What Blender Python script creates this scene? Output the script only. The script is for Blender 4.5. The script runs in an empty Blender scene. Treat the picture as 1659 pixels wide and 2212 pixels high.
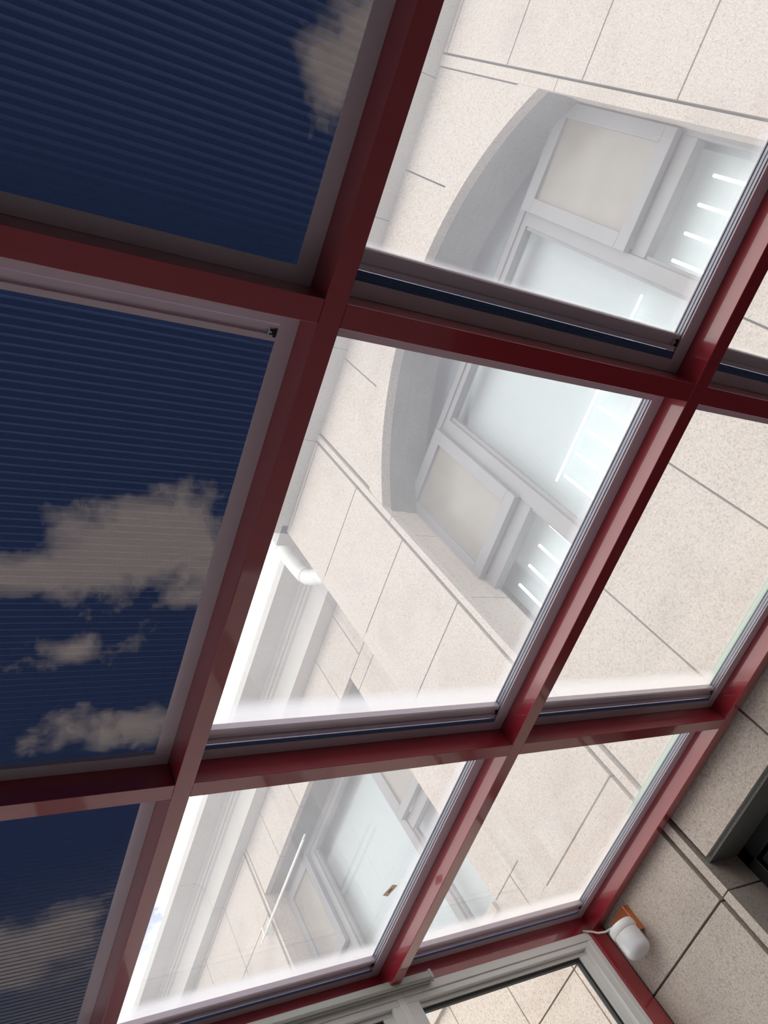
import bpy, math, random
from mathutils import Matrix, Vector

# ------------------------------------------------------------------ camera, world, light, exposure
EYE = 1.5                      # eye height above the floor; all z below are heights above the eye, V() adds EYE
sc = bpy.context.scene
COL = sc.collection
sc.view_settings.view_transform = 'Standard'
sc.view_settings.look = 'None'
sc.view_settings.gamma = 1
sc.view_settings.use_curve_mapping = False
sc.view_settings.exposure = 0.50
sc.cycles.transparent_max_bounces = 24
sc.cycles.max_bounces = 10

cd = bpy.data.cameras.new('camera')
cam = bpy.data.objects.new('camera', cd)
COL.objects.link(cam)
R = [[0.83211373, 0.06223819, 0.55110176],
     [-0.32361295, 0.86146972, 0.39133691],
     [-0.45040138, -0.50398048, 0.73698187]]
m = Matrix.Identity(4)
for i in range(3):
    m[i][0] = R[i][0]
    m[i][1] = -R[i][1]
    m[i][2] = -R[i][2]
m[2][3] = EYE
cam.matrix_world = m
cd.sensor_fit = 'VERTICAL'
cd.sensor_height = 36.0
cd.lens = 1828.4370486 / 2212.0 * 36.0
cd.clip_start = 0.02
cd.clip_end = 500
sc.camera = cam


def nodes_of(mat_or_world):
    mat_or_world.use_nodes = True
    nt = mat_or_world.node_tree
    nt.nodes.clear()
    return nt


def N(nt, t, **kw):
    n = nt.nodes.new(t)
    for k, v in kw.items():
        if k.startswith('i_'):
            n.inputs[k[2:].replace('_', ' ')].default_value = v
        elif isinstance(k, str):
            setattr(n, k, v)
    return n


def math_node(nt, op, a, b=None, c=None, clamp=False):
    n = nt.nodes.new('ShaderNodeMath')
    n.operation = op
    n.use_clamp = clamp
    for i, v in enumerate((a, b, c)):
        if v is None:
            continue
        if isinstance(v, (int, float)):
            n.inputs[i].default_value = v
        else:
            nt.links.new(v, n.inputs[i])
    return n.outputs[0]


def mixc(nt, fac, a, b):
    n = nt.nodes.new('ShaderNodeMix')
    n.data_type = 'RGBA'
    for sock, v in ((n.inputs[0], fac), (n.inputs[6], a), (n.inputs[7], b)):
        if isinstance(v, (int, float)):
            sock.default_value = v
        elif isinstance(v, tuple):
            sock.default_value = v if len(v) == 4 else v + (1,)
        else:
            nt.links.new(v, sock)
    return n.outputs[2]


# sky: deep blue overhead with broken clouds, bright white haze lower down
SKY_BLUE = (0.09, 0.20, 0.62)
CLOUD = (2.5, 2.25, 2.1)
HAZE = (1.42, 1.38, 1.33)
w = bpy.data.worlds.new('sky')
sc.world = w
nt = nodes_of(w)
tc = N(nt, 'ShaderNodeTexCoord')
sep = N(nt, 'ShaderNodeSeparateXYZ')
nt.links.new(tc.outputs['Generated'], sep.inputs[0])
zc = math_node(nt, 'MAXIMUM', sep.outputs[2], 0.05)
u = math_node(nt, 'DIVIDE', sep.outputs[0], zc)
v = math_node(nt, 'DIVIDE', sep.outputs[1], zc)
cmb = N(nt, 'ShaderNodeCombineXYZ')
nt.links.new(u, cmb.inputs[0])
nt.links.new(v, cmb.inputs[1])
nz = N(nt, 'ShaderNodeTexNoise', i_Scale=8.0, i_Detail=6.0, i_Roughness=0.62)
nt.links.new(cmb.outputs[0], nz.inputs['Vector'])
nz2 = N(nt, 'ShaderNodeTexNoise', i_Scale=2.2, i_Detail=4.0, i_Roughness=0.55)
nt.links.new(cmb.outputs[0], nz2.inputs['Vector'])
# cloud banks: (u, v, radius u, radius v, weight)
BANKS = [(0.38, 0.63, 0.13, 0.085, 1.0), (0.22, 0.66, 0.10, 0.035, 0.8), (0.40, 0.955, 0.13, 0.03, 0.5),
         (0.38, 1.46, 0.12, 0.085, 1.0), (0.31, 1.52, 0.10, 0.045, 0.9), (0.30, 0.80, 0.06, 0.02, 0.3),
         (0.475, -0.085, 0.045, 0.09, 0.9),
         (0.64, 0.95, 0.10, 0.60, 1.6)]
acc = None
for (bu, bv, ru, rv, wt) in BANKS:
    du = math_node(nt, 'MULTIPLY', math_node(nt, 'SUBTRACT', u, bu), 1.0 / ru)
    dv = math_node(nt, 'MULTIPLY', math_node(nt, 'SUBTRACT', v, bv), 1.0 / rv)
    d = math_node(nt, 'ADD', math_node(nt, 'MULTIPLY', du, du), math_node(nt, 'MULTIPLY', dv, dv))
    g = math_node(nt, 'MULTIPLY', math_node(nt, 'SUBTRACT', 1.25, math_node(nt, 'SQRT', d)), wt)
    g = math_node(nt, 'MAXIMUM', g, -0.75)
    acc = g if acc is None else math_node(nt, 'MAXIMUM', acc, g)
nn = math_node(nt, 'MULTIPLY', math_node(nt, 'SUBTRACT', nz.outputs['Fac'], 0.5), 3.6)
cl = math_node(nt, 'ADD', acc, nn)
cl = math_node(nt, 'MULTIPLY', cl, 1.5, clamp=True)
base = mixc(nt, cl, SKY_BLUE, CLOUD)
hz = N(nt, 'ShaderNodeMapRange', interpolation_type='SMOOTHSTEP')
nt.links.new(sep.outputs[2], hz.inputs['Value'])
hz.inputs['From Min'].default_value = 0.62
hz.inputs['From Max'].default_value = 0.42
hz2 = N(nt, 'ShaderNodeMapRange', interpolation_type='SMOOTHSTEP')      # thin even cloud over the garden side
nt.links.new(u, hz2.inputs['Value'])
hz2.inputs['From Min'].default_value = -0.10
hz2.inputs['From Max'].default_value = -0.55
haze_f = math_node(nt, 'MAXIMUM', hz.outputs[0], hz2.outputs[0])
col = mixc(nt, haze_f, base, HAZE)
bg = N(nt, 'ShaderNodeBackground', i_Strength=1.0)
nt.links.new(col, bg.inputs['Color'])
wo = N(nt, 'ShaderNodeOutputWorld')
nt.links.new(bg.outputs[0], wo.inputs[0])

# hazy sun, high on the open side, softened by thin cloud
sd = bpy.data.lights.new('sun', 'SUN')
sd.energy = 0.75
sd.angle = math.radians(70)
sd.color = (1.0, 0.95, 0.89)
sun = bpy.data.objects.new('sun', sd)
COL.objects.link(sun)
sun.location = (-6, -2, 8)
sun.rotation_euler = Vector((0.80, 0.10, -0.6)).to_track_quat('-Z', 'Y').to_euler()


# ------------------------------------------------------------------ materials
def out(nt, sh):
    o = nt.nodes.new('ShaderNodeOutputMaterial')
    nt.links.new(sh, o.inputs[0])


def paint(name, colr, rough=0.4, metal=0.0, spec=0.5, var=0.06, scale=9.0, coat=0.0):
    mt = bpy.data.materials.new(name)
    nt = nodes_of(mt)
    b = N(nt, 'ShaderNodeBsdfPrincipled')
    tcn = N(nt, 'ShaderNodeTexCoord')
    nzn = N(nt, 'ShaderNodeTexNoise', i_Scale=scale, i_Detail=4.0)
    nt.links.new(tcn.outputs['Object'], nzn.inputs['Vector'])
    c1 = tuple(min(1, c * (1 - var)) for c in colr)
    c2 = tuple(min(1, c * (1 + var)) for c in colr)
    nt.links.new(mixc(nt, nzn.outputs['Fac'], c1, c2), b.inputs['Base Color'])
    b.inputs['Roughness'].default_value = rough
    b.inputs['Metallic'].default_value = metal
    b.inputs['Specular IOR Level'].default_value = spec
    b.inputs['Coat Weight'].default_value = coat
    b.inputs['Coat Roughness'].default_value = 0.06
    b.inputs['Coat IOR'].default_value = 1.65 if coat >= 1 else 1.45
    out(nt, b.outputs[0])
    return mt


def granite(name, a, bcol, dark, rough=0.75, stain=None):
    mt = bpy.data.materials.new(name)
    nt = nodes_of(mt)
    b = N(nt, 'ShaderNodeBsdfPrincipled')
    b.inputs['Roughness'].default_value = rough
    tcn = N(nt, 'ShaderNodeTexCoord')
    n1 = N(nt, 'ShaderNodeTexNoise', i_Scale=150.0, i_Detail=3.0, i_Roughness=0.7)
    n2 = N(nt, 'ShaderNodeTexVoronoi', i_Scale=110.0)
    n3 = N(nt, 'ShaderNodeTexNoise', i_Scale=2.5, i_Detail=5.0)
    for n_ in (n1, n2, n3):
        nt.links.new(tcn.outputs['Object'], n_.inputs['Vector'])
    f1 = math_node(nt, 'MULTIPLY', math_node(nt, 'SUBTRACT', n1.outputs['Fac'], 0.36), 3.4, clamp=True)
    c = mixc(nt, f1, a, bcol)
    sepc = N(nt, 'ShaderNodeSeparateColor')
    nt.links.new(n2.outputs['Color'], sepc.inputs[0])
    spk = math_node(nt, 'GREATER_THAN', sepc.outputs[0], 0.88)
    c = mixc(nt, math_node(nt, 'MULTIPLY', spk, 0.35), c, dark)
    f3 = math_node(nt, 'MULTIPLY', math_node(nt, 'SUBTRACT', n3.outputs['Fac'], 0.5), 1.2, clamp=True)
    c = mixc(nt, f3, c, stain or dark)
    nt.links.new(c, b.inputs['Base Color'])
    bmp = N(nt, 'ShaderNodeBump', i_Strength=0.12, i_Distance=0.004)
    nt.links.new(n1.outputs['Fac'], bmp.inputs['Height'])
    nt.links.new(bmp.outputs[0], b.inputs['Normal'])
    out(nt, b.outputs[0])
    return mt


def schlick(nt, f0):
    g = N(nt, 'ShaderNodeNewGeometry')
    d = N(nt, 'ShaderNodeVectorMath', operation='DOT_PRODUCT')
    nt.links.new(g.outputs['Incoming'], d.inputs[0])
    nt.links.new(g.outputs['Normal'], d.inputs[1])
    c = math_node(nt, 'ABSOLUTE', d.outputs['Value'])
    p = math_node(nt, 'POWER', math_node(nt, 'SUBTRACT', 1.0, c, clamp=True), 5.0)
    return math_node(nt, 'ADD', math_node(nt, 'MULTIPLY', p, 1.0 - f0), f0, clamp=True)


def glass(name, f0=0.05, tint=(0.95, 0.97, 0.96), dirt=0.05, dirt_glow_col=(0.8, 0.8, 0.78), edge=0.0, yband=(0.88, 0.93)):
    mt = bpy.data.materials.new(name)
    nt = nodes_of(mt)
    tr = N(nt, 'ShaderNodeBsdfTransparent')
    tr.inputs[0].default_value = tint + (1,)
    gl = N(nt, 'ShaderNodeBsdfGlossy')
    gl.inputs['Roughness'].default_value = 0.0
    mx = N(nt, 'ShaderNodeMixShader')
    nt.links.new(schlick(nt, f0), mx.inputs[0])
    nt.links.new(tr.outputs[0], mx.inputs[1])
    nt.links.new(gl.outputs[0], mx.inputs[2])
    res = mx.outputs[0]
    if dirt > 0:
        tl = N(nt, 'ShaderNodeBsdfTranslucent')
        tl.inputs[0].default_value = dirt_glow_col + (1,)
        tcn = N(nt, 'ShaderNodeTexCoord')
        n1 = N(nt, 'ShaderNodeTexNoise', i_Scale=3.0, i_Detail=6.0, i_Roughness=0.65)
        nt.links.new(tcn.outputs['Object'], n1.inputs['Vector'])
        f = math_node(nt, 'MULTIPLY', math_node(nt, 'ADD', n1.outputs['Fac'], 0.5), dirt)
        if edge > 0:            # reflected glow of rail and track, painted as pale bands along two edges
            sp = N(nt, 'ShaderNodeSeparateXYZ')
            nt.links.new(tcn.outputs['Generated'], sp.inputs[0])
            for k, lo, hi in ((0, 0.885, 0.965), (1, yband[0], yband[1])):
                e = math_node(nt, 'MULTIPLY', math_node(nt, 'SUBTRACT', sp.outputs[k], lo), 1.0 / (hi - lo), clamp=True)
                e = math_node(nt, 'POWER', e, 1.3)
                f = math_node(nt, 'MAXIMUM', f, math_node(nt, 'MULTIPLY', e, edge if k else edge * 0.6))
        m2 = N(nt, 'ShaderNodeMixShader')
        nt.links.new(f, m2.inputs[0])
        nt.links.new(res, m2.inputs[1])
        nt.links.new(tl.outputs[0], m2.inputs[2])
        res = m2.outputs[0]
    out(nt, res)
    return mt


def fabric(name):
    mt = bpy.data.materials.new(name)
    nt = nodes_of(mt)
    tr = N(nt, 'ShaderNodeBsdfTransparent')
    tr.inputs[0].default_value = (0.043, 0.038, 0.036, 1)
    df = N(nt, 'ShaderNodeBsdfDiffuse')
    tcn = N(nt, 'ShaderNodeTexCoord')
    n1 = N(nt, 'ShaderNodeTexNoise', i_Scale=260.0, i_Detail=2.0)
    nt.links.new(tcn.outputs['Object'], n1.inputs['Vector'])
    nt.links.new(mixc(nt, n1.outputs['Fac'], (0.060, 0.092, 0.20), (0.082, 0.12, 0.245)), df.inputs[0])
    ad = N(nt, 'ShaderNodeAddShader')
    nt.links.new(tr.outputs[0], ad.inputs[0])
    nt.links.new(df.outputs[0], ad.inputs[1])
    out(nt, ad.outputs[0])
    return mt


def emit(name, colr, s):
    mt = bpy.data.materials.new(name)
    nt = nodes_of(mt)
    e = N(nt, 'ShaderNodeEmission')
    e.inputs[0].default_value = colr + (1,)
    e.inputs[1].default_value = s
    out(nt, e.outputs[0])
    return mt


def paper(name, colr):
    mt = bpy.data.materials.new(name)
    nt = nodes_of(mt)
    a = N(nt, 'ShaderNodeBsdfDiffuse')
    b = N(nt, 'ShaderNodeBsdfTranslucent')
    a.inputs[0].default_value = colr + (1,)
    b.inputs[0].default_value = colr + (1,)
    mx = N(nt, 'ShaderNodeMixShader')
    mx.inputs[0].default_value = 0.6
    nt.links.new(a.outputs[0], mx.inputs[1])
    nt.links.new(b.outputs[0], mx.inputs[2])
    out(nt, mx.outputs[0])
    return mt


M = dict(
    red=paint('red_paint', (0.35, 0.018, 0.032), rough=0.30, spec=0.6, var=0.05, coat=1.0),
    mauve=paint('grey_anodised_aluminium', (0.72, 0.62, 0.69), rough=0.25, spec=0.5, var=0.03, coat=0.6),
    track=paint('bluish_grey_track', (0.36, 0.36, 0.42), rough=0.3, metal=0.3, spec=0.5, var=0.03),
    chrome=paint('bright_clip_metal', (0.75, 0.76, 0.78), rough=0.2, metal=0.9, var=0.02),
    silver=paint('light_grey_window_paint', (0.92, 0.92, 0.89), rough=0.42, var=0.03),
    cream=paint('off_white_profile', (0.62, 0.63, 0.57), rough=0.4, var=0.03),
    black=paint('black_rubber', (0.02, 0.02, 0.022), rough=0.6, var=0.1),
    darkframe=paint('dark_window_frame', (0.022, 0.024, 0.026), rough=0.35, var=0.1),
    joint=paint('dark_joint_mortar', (0.06, 0.058, 0.056), rough=0.9, var=0.2),
    joint_in=paint('dark_joint_sealant', (0.05, 0.048, 0.046), rough=0.9, var=0.2),
    granite=granite('pink_grey_granite', (0.47, 0.40, 0.35), (0.70, 0.62, 0.56), (0.27, 0.22, 0.20)),
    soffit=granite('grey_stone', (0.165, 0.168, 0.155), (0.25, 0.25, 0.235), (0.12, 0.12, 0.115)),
    cornice=granite('pale_stone', (0.52, 0.50, 0.47), (0.64, 0.62, 0.59), (0.42, 0.40, 0.38)),
    winframe=paint('lilac_grey_window_frame', (0.26, 0.26, 0.275), rough=0.45, var=0.04),
    tan=paint('obscured_tan_glass', (0.26, 0.235, 0.20), rough=0.25, var=0.22, scale=5.0),
    screen=paint('white_window_screen', (0.66, 0.70, 0.71), rough=0.8, var=0.01, scale=1.2),
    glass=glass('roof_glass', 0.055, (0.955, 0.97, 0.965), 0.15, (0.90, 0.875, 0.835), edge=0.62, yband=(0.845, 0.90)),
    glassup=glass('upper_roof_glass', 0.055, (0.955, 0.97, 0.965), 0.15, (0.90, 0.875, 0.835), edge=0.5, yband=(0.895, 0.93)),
    blindglass=glass('roof_glass_over_blinds', 0.03, (0.955, 0.97, 0.965), 0.02),
    paneglass=glass('window_glass', 0.035, (0.93, 0.95, 0.96), 0.0),
    gableglass=glass('gable_glass', 0.035, (0.97, 0.98, 0.97), 0.012),
    darkglass=paint('dark_window_glass', (0.012, 0.013, 0.013), rough=0.06, spec=0.5, var=0.1),
    greenglass=glass('green_edge_glass', 0.05, (0.62, 0.80, 0.70), 0.45, (0.62, 0.78, 0.68)),
    fabric=fabric('navy_pleated_fabric'),
    stack=paint('navy_fabric_folds', (0.15, 0.25, 0.46), rough=0.8, var=0.1, scale=200),
    white=paint('white_glazing_cap', (0.72, 0.72, 0.71), rough=0.5, var=0.03),
    pvc=paint('white_pvc', (0.80, 0.80, 0.77), rough=0.35, var=0.03),
    copper=paint('copper_sheet', (0.72, 0.27, 0.12), rough=0.28, metal=0.85, var=0.12, scale=30),
    porcelain=paint('white_lamp_base', (0.90, 0.90, 0.89), rough=0.3, var=0.02),
    opal=paint('opal_lamp_globe', (0.84, 0.83, 0.86), rough=0.22, spec=0.5, var=0.02, coat=0.3),
    paper=paper('tan_paper', (0.78, 0.68, 0.58)),
    ink=paint('brown_ink', (0.16, 0.12, 0.10), rough=0.7, var=0.1),
    moss=paint('black_moss', (0.03, 0.05, 0.035), rough=0.9, var=0.3, scale=60),
    floor=paint('beige_floor_tile', (0.27, 0.25, 0.24), rough=0.5, var=0.08, scale=3),
    umber=paint('dark_brown_panelling', (0.07, 0.055, 0.05), rough=0.6, var=0.1),
    plaster=paint('pale_plaster', (0.34, 0.31, 0.30), rough=0.8, var=0.04, scale=3),
    paving=paint('grey_paving', (0.50, 0.48, 0.45), rough=0.85, var=0.1, scale=2),
    lawn=paint('dark_lawn', (0.045, 0.07, 0.025), rough=0.95, var=0.4, scale=8),
    tube=emit('reflection_glow', (0.92, 1.0, 0.97), 3.2),  # emission standing in for bright strokes mirrored by the roof glass
)


# ------------------------------------------------------------------ mesh helpers
class MB:
    def __init__(self):
        self.v, self.f, self.mi = [], [], []

    def add(self, vs, fs, mi=0):
        o = len(self.v)
        self.v += [tuple(p) for p in vs]
        self.f += [tuple(i + o for i in f) for f in fs]
        self.mi += [mi] * len(fs)
        return self

    def box(self, x0, x1, y0, y1, z0, z1, mi=0):
        vs = [(x0, y0, z0), (x1, y0, z0), (x1, y1, z0), (x0, y1, z0), (x0, y0, z1), (x1, y0, z1), (x1, y1, z1), (x0, y1, z1)]
        fs = [(0, 3, 2, 1), (4, 5, 6, 7), (0, 1, 5, 4), (1, 2, 6, 5), (2, 3, 7, 6), (3, 0, 4, 7)]
        return self.add(vs, fs, mi)

    def prism(self, pts, axis, a, b, mi=0):
        """closed 2-D outline swept along an axis; pts are the two other coordinates in xyz order"""
        def P(p, t):
            if axis == 0:
                return (t, p[0], p[1])
            if axis == 1:
                return (p[0], t, p[1])
            return (p[0], p[1], t)
        n = len(pts)
        vs = [P(p, a) for p in pts] + [P(p, b) for p in pts]
        fs = [(i, (i + 1) % n, n + (i + 1) % n, n + i) for i in range(n)]
        fs += [tuple(reversed(range(n))), tuple(range(n, 2 * n))]
        return self.add(vs, fs, mi)

    def lathe(self, prof, c, segs=32, mi=0):
        """profile of (radius, z) about the vertical through c"""
        vs, fs = [], []
        for (r, z) in prof:
            for k in range(segs):
                a = 2 * math.pi * k / segs
                vs.append((c[0] + r * math.cos(a), c[1] + r * math.sin(a), c[2] + z))
        for i in range(len(prof) - 1):
            for k in range(segs):
                k2 = (k + 1) % segs
                fs.append((i * segs + k, i * segs + k2, (i + 1) * segs + k2, (i + 1) * segs + k))
        fs.append(tuple(range(segs)))
        fs.append(tuple(reversed(range((len(prof) - 1) * segs, len(prof) * segs))))
        return self.add(vs, fs, mi)

    def tube(self, pts, r, segs=12, mi=0):
        pts = [Vector(p) for p in pts]
        rs = r if isinstance(r, (list, tuple)) else [r] * len(pts)
        vs, fs = [], []
        up = Vector((0, 0, 1))
        for i, p in enumerate(pts):
            t = (pts[min(i + 1, len(pts) - 1)] - pts[max(i - 1, 0)]).normalized()
            if abs(t.dot(up)) > 0.98:
                up = Vector((1, 0, 0))
            s = t.cross(up).normalized()
            n = s.cross(t).normalized()
            up = n
            for k in range(segs):
                a = 2 * math.pi * k / segs
                vs.append(p + (s * math.cos(a) + n * math.sin(a)) * rs[i])
        for i in range(len(pts) - 1):
            for k in range(segs):
                k2 = (k + 1) % segs
                fs.append((i * segs + k, i * segs + k2, (i + 1) * segs + k2, (i + 1) * segs + k))
        fs.append(tuple(range(segs)))
        fs.append(tuple(reversed(range((len(pts) - 1) * segs, len(pts) * segs))))
        return self.add(vs, fs, mi)

    def build(self, name, mats, parent=None, base=None, smooth=False, bevel=0.0):
        """one mesh object; base is the point (eye-relative) its origin sits at"""
        if base is None:
            base = parent['_b'] if parent is not None and '_b' in parent else (0, 0, 0)
        me = bpy.data.meshes.new(name)
        me.from_pydata([(x - base[0], y - base[1], z - base[2]) for x, y, z in self.v], [], self.f)
        if not isinstance(mats, (list, tuple)):
            mats = [mats]
        for mt in mats:
            me.materials.append(mt)
        for p, i in zip(me.polygons, self.mi):
            p.material_index = i
            p.use_smooth = smooth
        import bmesh
        bm = bmesh.new()
        bm.from_mesh(me)
        bmesh.ops.recalc_face_normals(bm, faces=bm.faces)
        bm.to_mesh(me)
        bm.free()
        me.update()
        if smooth:
            me.set_sharp_from_angle(angle=math.radians(35))
        o = bpy.data.objects.new(name, me)
        COL.objects.link(o)
        if parent is not None:
            o.parent = parent
        else:
            o.location = (base[0], base[1], base[2] + EYE)
        if bevel:
            bv = o.modifiers.new('edge', 'BEVEL')
            bv.width = bevel
            bv.segments = 2
            bv.limit_method = 'ANGLE'
        return o


def tag(o, label, cat, group=None, kind=None):
    o['label'] = label
    o['category'] = cat
    if group:
        o['group'] = group
    if kind:
        o['kind'] = kind
    return o


def empty(name, base):
    o = bpy.data.objects.new(name, None)
    o.empty_display_size = 0.1
    o.location = (base[0], base[1], base[2] + EYE)
    o['_b'] = tuple(base)
    COL.objects.link(o)
    return o


def arc(c, r, a0, a1, n):
    return [(c[0] + r * math.cos(a0 + (a1 - a0) * i / n), c[1] + r * math.sin(a0 + (a1 - a0) * i / n)) for i in range(n + 1)]


# ------------------------------------------------------------------ key dimensions (metres, relative to the eye)
FLOOR = -EYE
ZB, ZF, ZG, ZT, ZTOP = 1.400, 1.472, 1.503, 1.516, 1.540     # beam soffit, blind frame, glass, glass top, beam top
BX = [(-0.340, -0.293), (0.748, 0.795), (1.837, 1.885), (2.923, 2.973)]
RY = [(-0.915, -0.866), (0.308, 0.357), (1.531, 1.578), (2.745, 2.815)]
WX = 2.985          # face of the near stone wall
WY = 2.93           # its outer corner
FX = 3.67           # face of the stone wall set back beyond the corner
JZ = [-1.57, -0.91, -0.25, 0.41, 1.07, 1.73, 2.39, 3.05, 3.715, 4.38, 5.04]
SILL, HEAD2, CORN = 2.375, 1.205, 5.08

# ------------------------------------------------------------------ room shell
MB().box(-2.6, 3.3, -3.2, 2.80, FLOOR - 0.1, FLOOR).build('floor', M['floor'])['kind'] = 'structure'
tag(bpy.data.objects['floor'], 'beige tiled floor under the glazed roof', 'floor')
g = MB().box(-25, 3.9, 2.80, 25, FLOOR - 0.2, FLOOR - 0.1)
g.box(-25, -2.6, -25, 2.80, FLOOR - 0.2, FLOOR - 0.1, 1)
tag(g.build('ground', [M['paving'], M['lawn']]), 'grey paving and dark lawn outside the glazed room', 'ground', kind='structure')
b_ = MB().box(-2.6, 3.0, -3.3, -3.2, FLOOR, ZTOP)
tag(b_.build('wall_back', M['umber']), 'dark brown wall closing the back of the room', 'wall', kind='structure')
b_ = MB().box(-2.7, -2.6, -3.2, 2.80, FLOOR, -0.6)
b_.box(-2.7, -2.6, -3.2, 2.80, 1.2, ZTOP)
b_.box(-2.7, -2.6, -3.2, 1.6, -0.6, 1.2)
tag(b_.build('wall_left', M['plaster']), 'pale plaster wall on the garden side of the room', 'wall', kind='structure')
# the roof beyond the bays in view: plain closed ceiling so the room stays as dim as it is
b_ = MB().box(-2.6, -0.345, -3.2, 2.74, ZF, ZTOP)
b_.box(-0.345, 2.973, -3.2, -0.917, ZF, ZTOP)
tag(b_.build('ceiling', M['plaster']), 'closed part of the ceiling beyond the roof windows', 'ceiling', kind='structure')


# ------------------------------------------------------------------ the near stone wall
def panels(mb, x, depth, ys, zs, gap=0.005, clip=None):
    for (y0, y1) in zip(ys[:-1], ys[1:]):
        for (z0, z1) in zip(zs[:-1], zs[1:]):
            mb.box(x, x + depth, y0 + gap, y1 - gap, z0 + gap, z1 - gap)


def rows(z0, z1):
    return [z0] + [z for z in JZ if z0 + 0.03 < z < z1 - 0.03] + [z1]


YL, YR = -0.46, 2.12             # window opening sides
ARC_C = (0.83, 2.655)            # centre (y, z) of the segmental arch
AR_IN, AR_OUT = 1.875, 2.02


def arch_z(y, r):
    return ARC_C[1] + math.sqrt(max(r * r - (y - ARC_C[0]) ** 2, 0.0))


mb = MB()
# pier at the corner, with its narrow edging strip
panels(mb, WX, 0.05, [2.156, WY], rows(FLOOR, CORN))
panels(mb, WX, 0.05, [YR - 0.024, 2.142], [FLOOR, 1.07, 2.39, 3.9, CORN], 0.003)
# pier on the other side
panels(mb, WX, 0.05, [-3.3, -1.9, -1.2, -0.513], rows(FLOOR, CORN))
panels(mb, WX, 0.05, [-0.507, YL + 0.022], [FLOOR, 1.07, 2.39, 3.9, CORN], 0.003)
# breast panel between the dark window and the arched one
ys = [YL + 0.022, 0.19, 0.843, 1.495, YR - 0.036]
panels(mb, WX + 0.012, 0.05, ys, [HEAD2, SILL])
mb.box(WX - 0.04, WX + 0.30, YL, YR - 0.03, SILL - 0.07, SILL)
# spandrel over the arch, cut at the joints, and the arch ring
for (y0, y1) in zip(ys[:-1], ys[1:]):
    y0 += 0.005
    y1 -= 0.005
    n = 10
    low = [(y0 + (y1 - y0) * i / n, arch_z(y0 + (y1 - y0) * i / n, AR_OUT - 0.01)) for i in range(n + 1)]
    mb.prism(low + [(y1, CORN), (y0, CORN)], 0, WX + 0.012, WX + 0.06)
a0 = math.acos((YR - 0.03 - ARC_C[0]) / AR_OUT)
a1 = math.acos((YL + 0.02 - ARC_C[0]) / AR_OUT)
b0 = math.acos((YR - ARC_C[0]) / AR_IN)
b1 = math.acos((YL - ARC_C[0]) / AR_IN)
ring = arc(ARC_C, AR_OUT, a0, a1, 36) + list(reversed(arc(ARC_C, AR_IN, b0, b1, 36)))
mb.prism(ring, 0, WX + 0.004, WX + 0.07)
o1 = mb
# reveals: soffit of the arch, jambs, dark joints behind the panels
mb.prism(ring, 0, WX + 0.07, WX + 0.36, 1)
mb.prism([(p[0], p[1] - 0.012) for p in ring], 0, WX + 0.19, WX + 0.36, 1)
for (y0, y1) in ((YR, YR + 0.04), (YL - 0.04, YL)):
    for (z0, z1) in zip(rows(SILL, 4.05)[:-1], rows(SILL, 4.05)[1:]):
        mb.box(WX + 0.055, WX + 0.36, y0, y1, z0 + 0.003, z1 - 0.003, 0)
mb.box(WX + 0.04, WX + 0.6, YR + 0.035, WY - 0.001, FLOOR, CORN, 2)
mb.box(WX + 0.04, WX + 0.6, -3.3, YL - 0.035, FLOOR, CORN, 2)
mb.box(WX + 0.035, WX + 0.36, YL - 0.03, YR + 0.03, HEAD2 + 0.004, SILL - 0.02, 2)
mb.box(WX + 0.04, WX + 0.36, YL - 0.03, YR + 0.03, 4.69, CORN, 2)
mb.box(WX + 0.03, WX + 0.36, YL - 0.03, YR + 0.03, HEAD2 - 0.012, HEAD2 + 0.01, 1)
# jamb returns beside the dark window below
for (z0, z1) in ((FLOOR, 1.07), (1.07, HEAD2)):
    mb.box(WX + 0.052, WX + 0.30, YR - 0.02, YR + 0.04, z0 + 0.004, z1 - 0.004, 0)
    mb.box(WX + 0.052, WX + 0.30, YL - 0.04, YL + 0.02, z0 + 0.004, z1 - 0.004, 0)
# return round the corner to the set-back wall
mb.box(WX + 0.002, FX + 0.1, WY - 0.06, WY, FLOOR, CORN, 0)
tag(mb.build('wall_right', [M['granite'], M['soffit'], M['joint'], M['joint_in']], bevel=0.0),
    'granite clad house wall with an arched window above the roof', 'wall', kind='structure')


# cornice on both walls
def cornice_prof(x, p=0.40):
    return [(x + 0.05, CORN), (x - 0.13, CORN), (x - 0.13, CORN + 0.235), (x - 0.155, CORN + 0.245), (x - 0.155, CORN + 0.275),
            (x - 0.175, CORN + 0.275), (x - 0.175, CORN + 0.31), (x - 0.20, CORN + 0.315), (x - 0.20, CORN + 0.34),
            (x - p, CORN + 0.345), (x - p, CORN + 0.44), (x + 0.05, CORN + 0.46)]


mb = MB()
for (y0, y1) in ((-3.4, -1.7), (-1.695, -0.37), (-0.365, 0.52), (0.525, 1.43), (1.435, 2.15), (2.155, WY + 0.02)):
    mb.prism(cornice_prof(WX, 0.225), 1, y0, y1)
mb.box(WX - 0.05, FX, WY - 0.05, WY + 0.13, CORN, CORN + 0.24)
mb.box(WX - 0.05, FX, WY - 0.05, WY + 0.20, CORN + 0.24, CORN + 0.345)
tag(mb.build('trim_1', M['cornice']), 'pale stone cornice along the top of the near wall', 'cornice', kind='structure')
mb = MB()
for (y0, y1) in ((WY + 0.02, 5.2), (5.205, 7.4), (7.405, 11.0)):
    mb.prism(cornice_prof(FX), 1, y0, y1)
tag(mb.build('trim_2', M['cornice']), 'pale moulded cornice of the wall set back beyond the downpipe', 'cornice', kind='structure')

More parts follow.
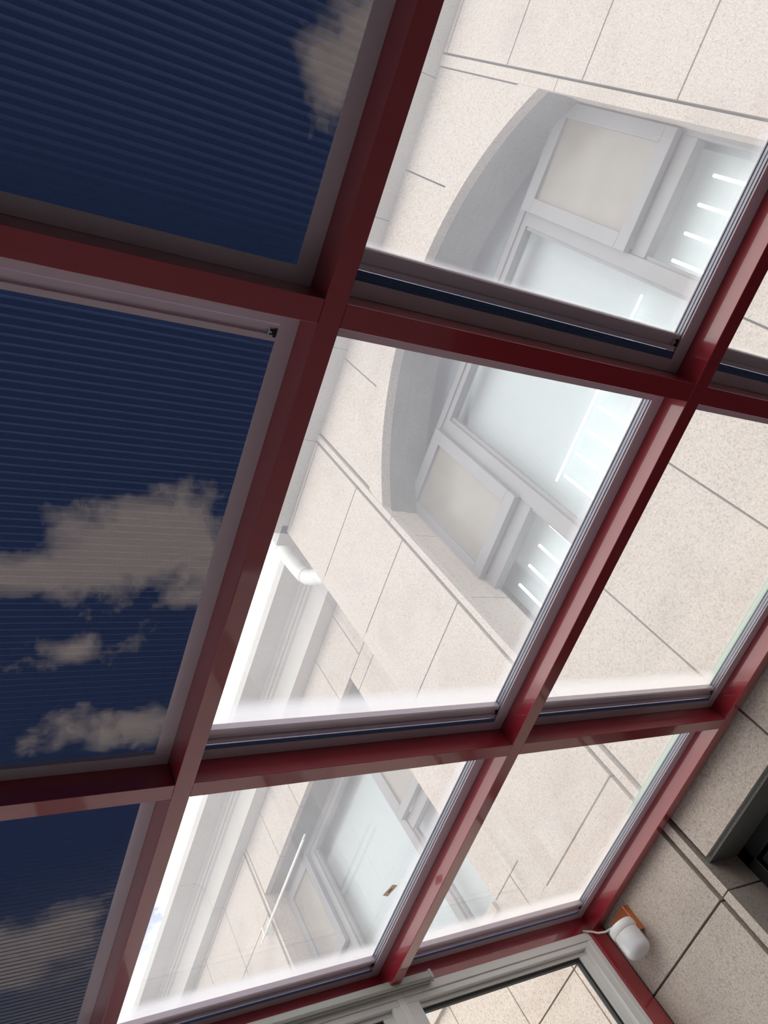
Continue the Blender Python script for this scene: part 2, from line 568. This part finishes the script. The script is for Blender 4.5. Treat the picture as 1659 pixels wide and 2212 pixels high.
# ------------------------------------------------------------------ the wall set back beyond the corner
Y2L, Y2R, H2 = 3.97, 6.57, 4.545
mb = MB()
ysf = [WY, 3.73, 4.22, 4.83, 5.43, 6.06, Y2R - 0.012]
panels(mb, FX, 0.05, ysf, [H2, CORN])
panels(mb, FX, 0.05, [WY, 3.73, 4.295, 4.90, 5.50, 6.06, Y2R - 0.012], rows(FLOOR, SILL))
panels(mb, FX - 0.012, 0.05, [Y2R + 0.055, 7.40, 8.2, 11.0], rows(FLOOR, CORN))
panels(mb, FX, 0.05, [Y2R, Y2R + 0.045], [FLOOR, SILL, CORN], 0.003)
panels(mb, FX, 0.05, [WY, Y2L], rows(SILL, H2))
mb.box(FX + 0.05, FX + 0.32, Y2L - 0.1, Y2R + 0.02, H2, H2 + 0.05, 1)
mb.box(FX + 0.05, FX + 0.32, Y2R, Y2R + 0.04, SILL, H2, 0)
mb.box(FX + 0.05, FX + 0.32, Y2L - 0.04, Y2L, SILL, H2, 0)
mb.box(FX + 0.04, FX + 0.5, WY - 0.05, 11.0, H2 + 0.03, CORN, 2)
mb.box(FX + 0.04, FX + 0.5, WY - 0.05, 11.0, FLOOR, SILL - 0.01, 2)
mb.box(FX + 0.04, FX + 0.5, Y2R + 0.03, 11.0, SILL - 0.01, H2 + 0.03, 2)
mb.box(FX + 0.04, FX + 0.5, WY - 0.05, Y2L - 0.03, SILL - 0.01, H2 + 0.03, 2)
mb.box(FX - 0.03, FX + 0.25, Y2L, Y2R, SILL - 0.06, SILL, 0)
tag(mb.build('wall_far', [M['granite'], M['soffit'], M['joint']]), 'granite wall set back beyond the corner downpipe', 'wall', kind='structure')


# ------------------------------------------------------------------ the two stone windows
def big_window(name, label, x, y0, y1, head, arch=None):
    """three lights: obscured casement over a small pane at either side, a tall pane between"""
    wdt = y1 - y0
    b = (x, (y0 + y1) / 2, SILL)
    t = empty(name, b)
    tag(t, label, 'window', kind='structure')
    T0, T1 = head
    ma0, ma1 = y0 + 0.625, y0 + 0.705
    mb0, mb1 = y1 - 0.695, y1 - 0.605
    f = MB()
    f.box(x, x + 0.06, y0, y1, T0, T1)
    f.box(x - 0.012, x + 0.05, y0, y1, T0 + 0.045, T1 - 0.045)
    f.box(x, x + 0.06, y0, y1, SILL, SILL + 0.07)
    f.box(x, x + 0.06, y0, y0 + 0.045, SILL, T0)
    f.box(x, x + 0.06, y1 - 0.045, y1, SILL, T0)
    for (p, q) in ((ma0, ma1), (mb0, mb1)):
        f.box(x - 0.01, x + 0.06, p, q, SILL + 0.07, T0)
        f.box(x + 0.012, x + 0.05, p - 0.02, q + 0.02, SILL + 0.07, T0)
    zc = T0 - 0.86
    for (p, q) in ((y0 + 0.045, ma0), (mb1, y1 - 0.045)):
        f.box(x, x + 0.06, p, q, zc - 0.10, zc)
    if arch is None:
        f.box(x, x + 0.06, y0, y1, T1, T1 + 0.05) if T1 < H2 - 0.05 else None
    f.build('window_frame', M['winframe'], t, bevel=0.004)
    # casements stand proud of the frame
    for (p, q) in ((y0 + 0.03, ma0 + 0.005), (mb1 - 0.005, y1 - 0.03)):
        s = MB()
        xo = x - 0.05
        z0, z1 = zc, T0 + 0.04
        bd = 0.08
        s.box(xo, x - 0.012, p, q, z1 - bd, z1)
        s.box(xo, x - 0.012, p, q, z0, z0 + bd)
        s.box(xo, x - 0.012, p, p + bd, z0 + bd, z1 - bd)
        s.box(xo, x - 0.012, q - bd, q, z0 + bd, z1 - bd)
        so = s.build('casement', M['winframe'], t, bevel=0.003)
        so['_b'] = b
        MB().box(xo + 0.02, xo + 0.026, p + bd - 0.004, q - bd + 0.004, z0 + bd - 0.004, z1 - bd + 0.004).build('obscured_pane', M['tan'], so)['label'] = 'tan obscured casement pane'
    pane = MB()
    pane.box(x + 0.03, x + 0.036, ma1 - 0.005, mb0 + 0.005, SILL + 0.065, T0 + 0.005)
    pane.box(x + 0.03, x + 0.036, y0 + 0.04, ma0 + 0.005, SILL + 0.065, zc - 0.095)
    pane.box(x + 0.03, x + 0.036, mb1 - 0.005, y1 - 0.04, SILL + 0.065, zc - 0.095)
    if arch:
        n = 30
        yy = [y0 + 0.01 + (wdt - 0.02) * i / n for i in range(n + 1)]
        yy = [q for q in yy if arch_z(q, AR_IN) > T1 + 0.01]
        pane.prism([(q, arch_z(q, AR_IN) - 0.002) for q in yy] + [(yy[-1], T1), (yy[0], T1)], 0, x + 0.03, x + 0.036)
    pane.build('pane', M['paneglass'], t)
    scn = MB().box(x + 0.16, x + 0.17, y0 - 0.02, y1 + 0.02, SILL, T1 + (0.5 if arch else 0.2))
    scn.build('white_screen', M['screen'], t)
    return t


AXW = 3.30
big_window('window_1', 'arched grey framed window with two tan casements in the granite wall', AXW, YL - 0.02, YR + 0.05, (4.10, 4.21), True)
big_window('window_2', 'grey framed window of the granite wall set back beyond the downpipe', FX + 0.25, Y2L - 0.02, Y2R + 0.02, (H2 - 0.12, H2))

# glowing strokes added behind the arched window to stand for roof glass reflections
TX = AXW + 0.10
kx = TX / AXW
reflection_strokes = [(0.883, 2.70, 3.00), (1.02, 2.70, 3.00), (1.157, 2.70, 3.00), (1.296, 2.70, 3.01), (1.572, 2.66, 2.955), (1.709, 2.66, 2.965),
         (1.844, 2.66, 2.97), (1.977, 2.66, 2.975), (0.52, 2.70, 3.03), (-0.30, 2.66, 2.955), (-0.165, 2.66, 2.965), (-0.03, 2.66, 2.965), (0.10, 2.66, 2.965)]
pos = ['first', 'second', 'third', 'fourth', 'fifth', 'sixth', 'seventh', 'eighth']
order = sorted(range(len(reflection_strokes)), key=lambda i: reflection_strokes[i][0])
nums = ['first', 'second', 'third', 'fourth', 'fifth', 'sixth', 'seventh', 'eighth', 'ninth', 'tenth', 'eleventh', 'twelfth', 'thirteenth']
for rank, i in enumerate(order):
    (y, z0, z1) = reflection_strokes[i]
    t = MB().tube([(TX, y * kx, z0 * kx), (TX, y * kx, z1 * kx)], 0.0085, 10)
    o = t.build('reflection_stroke', M['tube'], base=(TX, y * kx, z0 * kx), smooth=True)
    tag(o, '%s slim glowing upright stroke added for a roof glass reflection, counting towards the downpipe' % nums[rank], 'light', 'added strokes for roof glass reflections')
t = MB().tube([(TX, 0.30 * kx, 3.05 * kx), (TX, 1.35 * kx, 3.05 * kx)], 0.007, 10)
tag(t.build('reflection_stroke', M['tube'], base=(TX, 0.82 * kx, 3.05 * kx), smooth=True), 'long glowing level stroke added for a roof glass reflection over the upright ones', 'light')

# dark window under the breast panel
t = empty('window_3', (3.21, 1.0, FLOOR))
tag(t, 'dark framed window under the granite breast panel by the wall lamp', 'window', kind='structure')
f = MB()
fx = 3.20
f.box(fx, fx + 0.07, YR - 0.075, YR + 0.0, FLOOR, HEAD2)
f.box(fx, fx + 0.07, YL, YL + 0.075, FLOOR, HEAD2)
f.box(fx, fx + 0.07, YL, YR, HEAD2 - 0.075, HEAD2)
for y in (0.30, 1.36):
    f.box(fx, fx + 0.07, y, y + 0.07, FLOOR, HEAD2)
f.build('window_frame', M['darkframe'], t, bevel=0.004)
s = MB()
for (p, q) in ((YL + 0.085, 0.29), (0.38, 1.35), (1.44, YR - 0.085)):
    s.box(fx + 0.015, fx + 0.06, p, p + 0.06, FLOOR, HEAD2 - 0.085)
    s.box(fx + 0.015, fx + 0.06, q - 0.06, q, FLOOR, HEAD2 - 0.085)
    s.box(fx + 0.015, fx + 0.06, p + 0.06, q - 0.06, HEAD2 - 0.145, HEAD2 - 0.085)
s.build('sash', M['darkframe'], t, bevel=0.004)
MB().box(fx + 0.045, fx + 0.05, YL, YR, FLOOR, HEAD2 - 0.02).build('pane', M['darkglass'], t)

# ------------------------------------------------------------------ white downpipe at the corner
pipe = empty('downpipe', (3.2, 3.2, 4.4))
tag(pipe, 'white plastic downpipe bend at the outer corner of the granite wall', 'pipe')
pp = [(3.20, 2.99, 5.40), (3.20, 3.06, 5.43), (3.20, 3.17, 5.47), (3.20, 3.245, 5.455), (3.20, 3.285, 5.40), (3.20, 3.295, 5.30), (3.20, 3.285, 5.16),
      (3.20, 3.27, 5.02), (3.20, 3.24, 4.92), (3.20, 3.18, 4.83), (3.20, 3.08, 4.70), (3.20, 3.02, 4.60), (3.20, 3.0, 4.5), (3.20, 3.0, 2.0)]
MB().tube(pp, 0.062, 20).build('bend', M['pvc'], pipe, smooth=True)
for (a, b) in ((3, 4), (7, 8)):
    MB().tube([Vector(pp[a]).lerp(Vector(pp[b]), 0.35), Vector(pp[a]).lerp(Vector(pp[b]), 0.75)], 0.067, 20).build('socket_ring', M['pvc'], pipe, smooth=True)

# twin white rods in front of the set-back wall
t = MB()  # two slim white bars for a pair of thin pale lines
for dx, dz in ((0.0, 0.0), (0.035, 0.05)):
    t.tube([(3.585 + dx, 5.46, 4.225 + dz), (3.585 + dx, 6.80, 4.225 + dz)], 0.009, 10)
t.box(3.57, FX - 0.011, 6.66, 6.68, 4.21, 4.29)
tag(t.build('rods', M['pvc'], base=(3.6, 6.1, 4.23), smooth=True), 'twin thin white rods crossing the window jamb of the set-back wall', 'pipe')

# ------------------------------------------------------------------ red roof frame
for i, (x0, x1) in enumerate(BX):
    lab = ['dark red roof beam at the far left, past the blue blinds', 'long dark red roof beam between the closed blue blinds and the clear panes',
           'long red roof beam between the two columns of clear panes', 'red roof beam fixed along the granite wall'][i]
    o = MB().box(x0, x1, RY[0][0], RY[3][0], ZB, ZG - 0.001).build('roof_beam', M['red'], base=((x0 + x1) / 2, 0, ZB), bevel=0.0015)
    o['_b'] = ((x0 + x1) / 2, 0, ZB)
    MB().box(x0, x1, RY[0][0], RY[3][0], ZG - 0.001, ZT + 0.004).build('glazing_cap', M['white'], o)['label'] = 'white cap strip along the pane edges'
    tag(o, lab, 'beam', 'long red roof beams', 'thing')
cross_lab = [['over the top of the upper closed blind', 'over the top of the upper clear pane', 'over the top of the clear pane by the wall'],
             ['between the upper and the middle closed blinds', 'between the two panes that show the arched window', 'by the granite wall, cut by the right picture edge'],
             ['between the middle and the lowest closed blinds', 'between the pane with the downpipe and the pane with a sticker', 'between the two clear panes along the granite wall']]
for r in range(3):
    for c in range(3):
        x0, x1 = BX[c][1], BX[c + 1][0]
        y0, y1 = RY[r]
        o = MB().box(x0 + 0.0006, x1 - 0.0006, y0, y1, ZB + 0.0004, ZG - 0.001).build('roof_crossbar', M['red'], base=((x0 + x1) / 2, (y0 + y1) / 2, ZB), bevel=0.001)
        o['_b'] = ((x0 + x1) / 2, (y0 + y1) / 2, ZB)
        MB().box(x0 + 0.0006, x1 - 0.0006, y0, y1, ZG - 0.001, ZT + 0.0035).build('glazing_cap', M['white'], o)['label'] = 'white cap strip along the pane edges'
        tag(o, 'red roof crossbar ' + cross_lab[r][c], 'beam', 'red roof crossbars', 'thing')
o = MB().box(-2.6, 2.973, RY[3][0], RY[3][1], ZB + 0.002, ZG - 0.001).build('eaves_beam', M['red'], base=(1.2, RY[3][0], ZB), bevel=0.0015)
o['_b'] = (1.2, RY[3][0], ZB)
MB().box(-2.6, 2.973, RY[3][0], RY[3][1], ZG - 0.001, ZT + 0.004).build('glazing_cap', M['white'], o)['label'] = 'white cap strip along the pane edges'
tag(o, 'red eaves beam above the light grey gable windows', 'beam', kind='thing')
o = MB().box(2.893, 2.973, 2.728, RY[3][1], FLOOR, ZB + 0.001).build('corner_post', M['red'], base=(2.933, 2.77, FLOOR), bevel=0.002)
tag(o, 'red upright corner post between the granite wall and the gable window', 'post', kind='thing')
s = MB().box(2.973, WX + 0.004, -3.0, RY[3][1], ZB + 0.012, ZTOP)
s.box(2.973, WX + 0.004, 2.735, RY[3][1], FLOOR, ZB + 0.012)
tag(s.build('trim_3', M['black'], base=(2.979, 1, ZB)), 'black sealant joint between the red frame and the granite wall', 'seal', kind='structure')


# ------------------------------------------------------------------ roof panes and pleated blinds
FW_X, FW_Y = 0.040, 0.034
PITCH, FOLD = 0.0162, 0.0076
pane_n = 4
GL = [['over the upper closed blue blind', 'showing the upper half of the arched window', 'by the granite wall at the right picture edge'],
      ['over the middle closed blue blind', 'showing the lower half of the arched window and the downpipe', 'by the granite wall, green strip along its edge'],
      ['over the lowest closed blue blind', 'with a small tan sticker near its lower corner', 'with the mirrored wall lamp in it']]
BL = [['closed navy pleated roof blind at the upper left, no rail in view', 'open roof blind under the pane with the top of the arched window', 'open roof blind at the right picture edge'],
      ['closed navy pleated roof blind in the middle of the three, rail and clip in view', 'open roof blind of the pane with the downpipe behind', 'open roof blind of the pane with the green strip'],
      ['closed navy pleated roof blind lowest of the three', 'open roof blind of the pane with the tan sticker', 'open roof blind of the pane that mirrors the wall lamp']]


def rail_profile(y0, y1, z0, z1):
    return [(y0, z0 + 0.004), (y0 + 0.003, z0), (y0 + 0.012, z0), (y0 + 0.0125, z0 + 0.005), (y1 - 0.0125, z0 + 0.006), (y1 - 0.012, z0),
            (y1, z0), (y1, z1), (y0, z1)]


for r in range(3):
    for c in range(3):
        x0, x1 = BX[c][1], BX[c + 1][0]
        y0, y1 = RY[r][1], RY[r + 1][0]
        base = ((x0 + x1) / 2, (y0 + y1) / 2, ZF)
        gl = MB().box(x0, x1, y0, y1, ZG + 0.001, ZT)
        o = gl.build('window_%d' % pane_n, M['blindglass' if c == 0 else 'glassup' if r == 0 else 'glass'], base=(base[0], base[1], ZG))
        tag(o, 'clear roof pane ' + GL[r][c], 'window', 'roof panes', 'structure')
        pane_n += 1
        t = empty('pleated_blind', base)
        tag(t, BL[r][c], 'blind', 'pleated roof blinds')
        closed = c == 0
        xi0, xi1, yi0, yi1 = x0 + FW_X, x1 - FW_X, y0 + FW_Y, y1 - FW_Y
        if r == 0:
            yi1 = y1 - 0.0335
        # surround
        f = MB()
        e = 0.0005
        for (a, b2, cc, d) in ((x0 + e, xi0, y0 + e, y1 - e), (xi1, x1 - e, y0 + e, y1 - e), (xi0, xi1, y0 + e, yi0), (xi0, xi1, yi1, y1 - e)):
            f.box(a, b2, cc, d, ZF, ZF + 0.0015 if closed else ZG)
        if closed:
            for (a, b2, cc, d) in ((x0 + e, x0 + 0.022, y0 + e, y1 - e), (x1 - 0.022, x1 - e, y0 + e, y1 - e), (x0 + 0.022, x1 - 0.022, y0 + e, y0 + 0.018), (x0 + 0.022, x1 - 0.022, y1 - 0.018, y1 - e)):
                f.box(a, b2, cc, d, ZF + 0.0015, ZG)
        f.build('frame', M['mauve'], t, bevel=0.0 if closed else 0.0006)
        # side tracks with two ridges
        for sgn, xs in () if closed else ((1, xi0), (-1, xi1)):
            k = MB()
            for (dz0, dz1, dp) in ((0.006, 0.0095, 0.0035), (0.0095, 0.016, 0.0012), (0.016, 0.0195, 0.003), (0.0195, 0.027, 0.001), (0.027, 0.0305, 0.0035)):
                a, b2 = (xs, xs + dp) if sgn > 0 else (xs - dp, xs)
                k.box(a, b2, yi0 + 0.0005, yi1 - 0.0005, ZF + dz0, ZF + dz1)
            k.build('track', M['track'], t)
        xr0, xr1 = (xi0 - 0.010, xi1 + 0.010) if closed else (xi0 + 0.0002, xi1 - 0.0002)
        zr0, zr1 = ZF + (0.0022 if closed else 0.006), ZF + 0.0295
        if closed:
            ra, rb = yi0 - 0.0, yi0 + 0.036
            fa, fb = rb, yi1 + 0.012
            n = max(2, int(round((fb - fa) / PITCH)))
            pts = []
            for i in range(n):
                ya = fa + (fb - fa) * i / n
                yb = fa + (fb - fa) * (i + 0.5) / n
                pts += [(ya, ZF + 0.0085), (yb, ZF + 0.0085 - FOLD)]
            pts.append((fb, ZF + 0.0085))
            fab = MB()
            vs, fs = [], []
            for (y, z) in pts:
                vs += [(xi0 - 0.014, y, z + 0.002), (xi1 + 0.014, y, z + 0.002)]
            for i in range(len(pts) - 1):
                fs.append((2 * i, 2 * i + 1, 2 * i + 3, 2 * i + 2))
            fab.add(vs, fs)
            fab.build('pleated_fabric', M['fabric'], t)
        else:
            gap = 0.020 if r == 0 else 0.013
            ra, rb = yi1 - gap - 0.044, yi1 - gap
            n = int(gap / 0.0028)
            fab = MB()
            vs, fs = [], []
            for i in range(2 * n + 1):
                y = rb + (yi1 - rb) * i / (2 * n)
                z = ZF + (0.0008 if i % 2 else 0.0028)
                vs += [(xr0, y, z), (xr1, y, z)]
            for i in range(2 * n):
                fs.append((2 * i, 2 * i + 1, 2 * i + 3, 2 * i + 2))
            fab.add(vs, fs)
            fab.build('fabric_stack', M['stack'], t)['label'] = 'folded navy fabric stack'
        MB().prism(rail_profile(ra, rb, zr0, zr1), 0, xr0, xr1).build('moving_rail', M['mauve'], t, bevel=0.0)
        lt = MB()
        ym = (ra + rb) / 2
        xc = xi1 - 0.001
        lt.box(xc - 0.016, xc - 0.007, ym - 0.006, ym + 0.006, zr0 - 0.0015, zr0 + 0.005, 1)
        lt.box(xc - 0.006, xc, ym - 0.008, ym + 0.010, zr0 - 0.0012, zr0 + 0.005, 1)
        lt.box(xc - 0.0185, xc - 0.0155, ym - 0.008, ym + 0.012, zr0 - 0.0025, zr0 + 0.004)
        lt.box(xc - 0.0155, xc - 0.0105, ym - 0.001, ym + 0.002, zr0 - 0.0022, zr0 + 0.004)
        lt.build('clip', [M['chrome'], M['black']], t)['label'] = 'small shiny clip'

# green glass flashing above the panes by the wall, with mossy end
t = empty('glass_strip', (2.93, 1.5, ZT))
tag(t, 'pale green glass strip with a mossy end along the granite wall', 'glass')
MB().prism([(2.885, -0.4), (2.975, -0.4), (2.975, 2.045), (2.891, 2.157)], 2, ZT + 0.004, ZT + 0.012).build('strip', M['greenglass'], t)
random.seed(4)
ms = MB()
for i in range(26):
    s_ = random.random()
    y = 2.12 - 0.10 * s_ + random.uniform(-0.015, 0.015)
    x = 2.905 + 0.045 * s_ * random.random() + random.uniform(-0.004, 0.004)
    rr = random.uniform(0.0025, 0.0065)
    ms.lathe([(rr * 0.6, 0), (rr, 0.002), (rr * 0.5, 0.005)], (x, y, ZT + 0.0122), 7)
ms.build('moss', M['moss'], t)['label'] = 'black moss specks'

# sticker on the pane
t = MB()
cs = [(1.706, 2.308), (1.728, 2.260), (1.753, 2.269), (1.732, 2.320)]
t.prism(cs, 2, ZG - 0.0002, ZG + 0.0008)
t.prism([(1.722, 2.298), (1.731, 2.279), (1.737, 2.281), (1.728, 2.300)], 2, ZG - 0.0005, ZG - 0.0002, 1)
tag(t.build('sticker', [M['paper'], M['ink']], base=(1.73, 2.29, ZG)), 'small tan paper sticker stuck on a roof pane', 'sticker')

# ------------------------------------------------------------------ gable windows below the eaves
GY = 2.745


def gable_window(idx, x0, x1, label):
    t = empty('window_%d' % idx, ((x0 + x1) / 2, GY, FLOOR))
    tag(t, label, 'window', kind='structure')
    f = MB()
    top = ZB + 0.002
    f.box(x0, x1, GY, GY + 0.06, top - 0.06, top)
    f.box(x1 - 0.062, x1, GY, GY + 0.06, FLOOR, top - 0.06)
    f.box(x0, x0 + 0.055, GY, GY + 0.06, FLOOR, top - 0.06)
    f.box(x0 + 0.055, x1 - 0.062, GY, GY + 0.06, FLOOR, FLOOR + 0.08)
    # raised outer lip leaves the groove seen along the frame
    f.box(x0, x1, GY - 0.006, GY, top - 0.036, top - 0.002)
    f.box(x1 - 0.030, x1 - 0.001, GY - 0.006, GY, FLOOR, top - 0.036)
    f.build('window_frame', M['silver'], t, bevel=0.002)
    s = MB()
    a, b, z1 = x0 + 0.055, x1 - 0.062, top - 0.06
    s.box(a, b, GY + 0.022, GY + 0.055, z1 - 0.018, z1)
    s.box(b - 0.04, b, GY + 0.022, GY + 0.055, FLOOR + 0.08, z1 - 0.018)
    s.box(a, a + 0.012, GY + 0.022, GY + 0.055, FLOOR + 0.08, z1 - 0.018)
    s.build('glazing_bead', M['silver'], t, bevel=0.002)
    k = MB()
    a2, b2, z2 = a + 0.012, b - 0.04, z1 - 0.018
    w_ = 0.012
    k.box(a2, b2, GY + 0.03, GY + 0.05, z2 - w_, z2)
    k.box(b2 - w_, b2, GY + 0.03, GY + 0.05, FLOOR + 0.08, z2 - w_)
    k.box(a2, a2 + w_ * 0.3, GY + 0.03, GY + 0.05, FLOOR + 0.08, z2 - w_)
    k.build('gasket', M['black'], t)['label'] = 'black rubber gasket'
    MB().box(a2, b2, GY + 0.036, GY + 0.044, FLOOR + 0.08, z2).build('pane', M['gableglass'], t)
    return t


gable_window(13, 1.893, 2.893, 'light grey gable window next to the red corner post')
gable_window(14, 0.893, 1.893, 'light grey gable window under the pale rail, left of the first')
for i, (a, b) in enumerate(((-0.107, 0.893), (-1.107, -0.107), (-2.107, -1.107))):
    gable_window(15 + i, a, b, ['light grey gable window third from the corner post', 'light grey gable window fourth from the corner post', 'light grey gable window fifth from the corner post'][i])

t = empty('blind_rail', (1.0, 2.72, 1.385))
tag(t, 'off white blind rail with end cap fixed under the eaves beam', 'rail')
MB().prism([(2.700, 1.392), (2.704, 1.386), (2.712, 1.386), (2.713, 1.391), (2.722, 1.391), (2.723, 1.386), (2.738, 1.386), (2.738, 1.418), (2.706, 1.418), (2.700, 1.412)], 0, -0.4, 2.015).build('rail', M['cream'], t)
MB().box(2.015, 2.028, 2.698, 2.739, 1.384, 1.420).box(2.018, 2.024, 2.704, 2.712, 1.374, 1.384).build('end_cap', M['cream'], t, bevel=0.002)
MB().box(1.86, 1.90, 2.70, 2.738, 1.418, 1.424).build('bracket', M['cream'], t, bevel=0.001)

# ------------------------------------------------------------------ wall lamp
LX, LY = 2.905, 2.578
t = empty('wall_lamp', (WX, LY, 1.30))
tag(t, 'white globe wall lamp on a copper bracket in the corner of the granite wall', 'lamp')
k = MB()
k.box(WX - 0.030, WX - 0.028, 2.547, 2.653, 1.248, 1.364)
k.box(WX - 0.030, WX, 2.545, 2.547, 1.248, 1.364)
k.box(WX - 0.030, WX, 2.653, 2.655, 1.248, 1.364)
k.box(WX - 0.090, WX - 0.030, 2.566, 2.590, 1.306, 1.310)
k.box(WX - 0.034, WX - 0.030, 2.560, 2.566, 1.300, 1.306)
k.build('bracket', M['copper'], t, bevel=0.0008)
MB().lathe([(0.020, 0.0), (0.055, -0.002), (0.0595, -0.010), (0.0595, -0.032), (0.0565, -0.038)], (LX, LY, 1.306), 40).build('lamp_base', M['porcelain'], t, smooth=True)
GR = 0.0560
prof = [(GR - 0.001, 0.0), (GR, -0.030), (GR, -0.072)]
prof += [(GR - 0.034 * (1 - math.cos(a)), -0.072 - 0.034 * math.sin(a)) for a in [math.pi / 2 * i / 8 for i in range(1, 9)]]
prof += [(0.012, -0.1072), (0.002, -0.1075)]
MB().lathe(prof, (LX, LY, 1.269), 40).build('globe', M['opal'], t, smooth=True)
cab = [(2.925, 2.640, 1.335), (2.915, 2.675, 1.345), (2.905, 2.705, 1.365), (2.895, 2.720, 1.385), (2.880, 2.732, 1.400), (2.868, 2.738, 1.408)]
tag(MB().tube(cab, 0.0045, 10).build('cable', M['pvc'], base=(2.9, 2.68, 1.36), smooth=True), 'short white cable from the wall lamp bracket to the red corner', 'cable')

for o in bpy.data.objects:
    if '_b' in o:
        del o['_b']
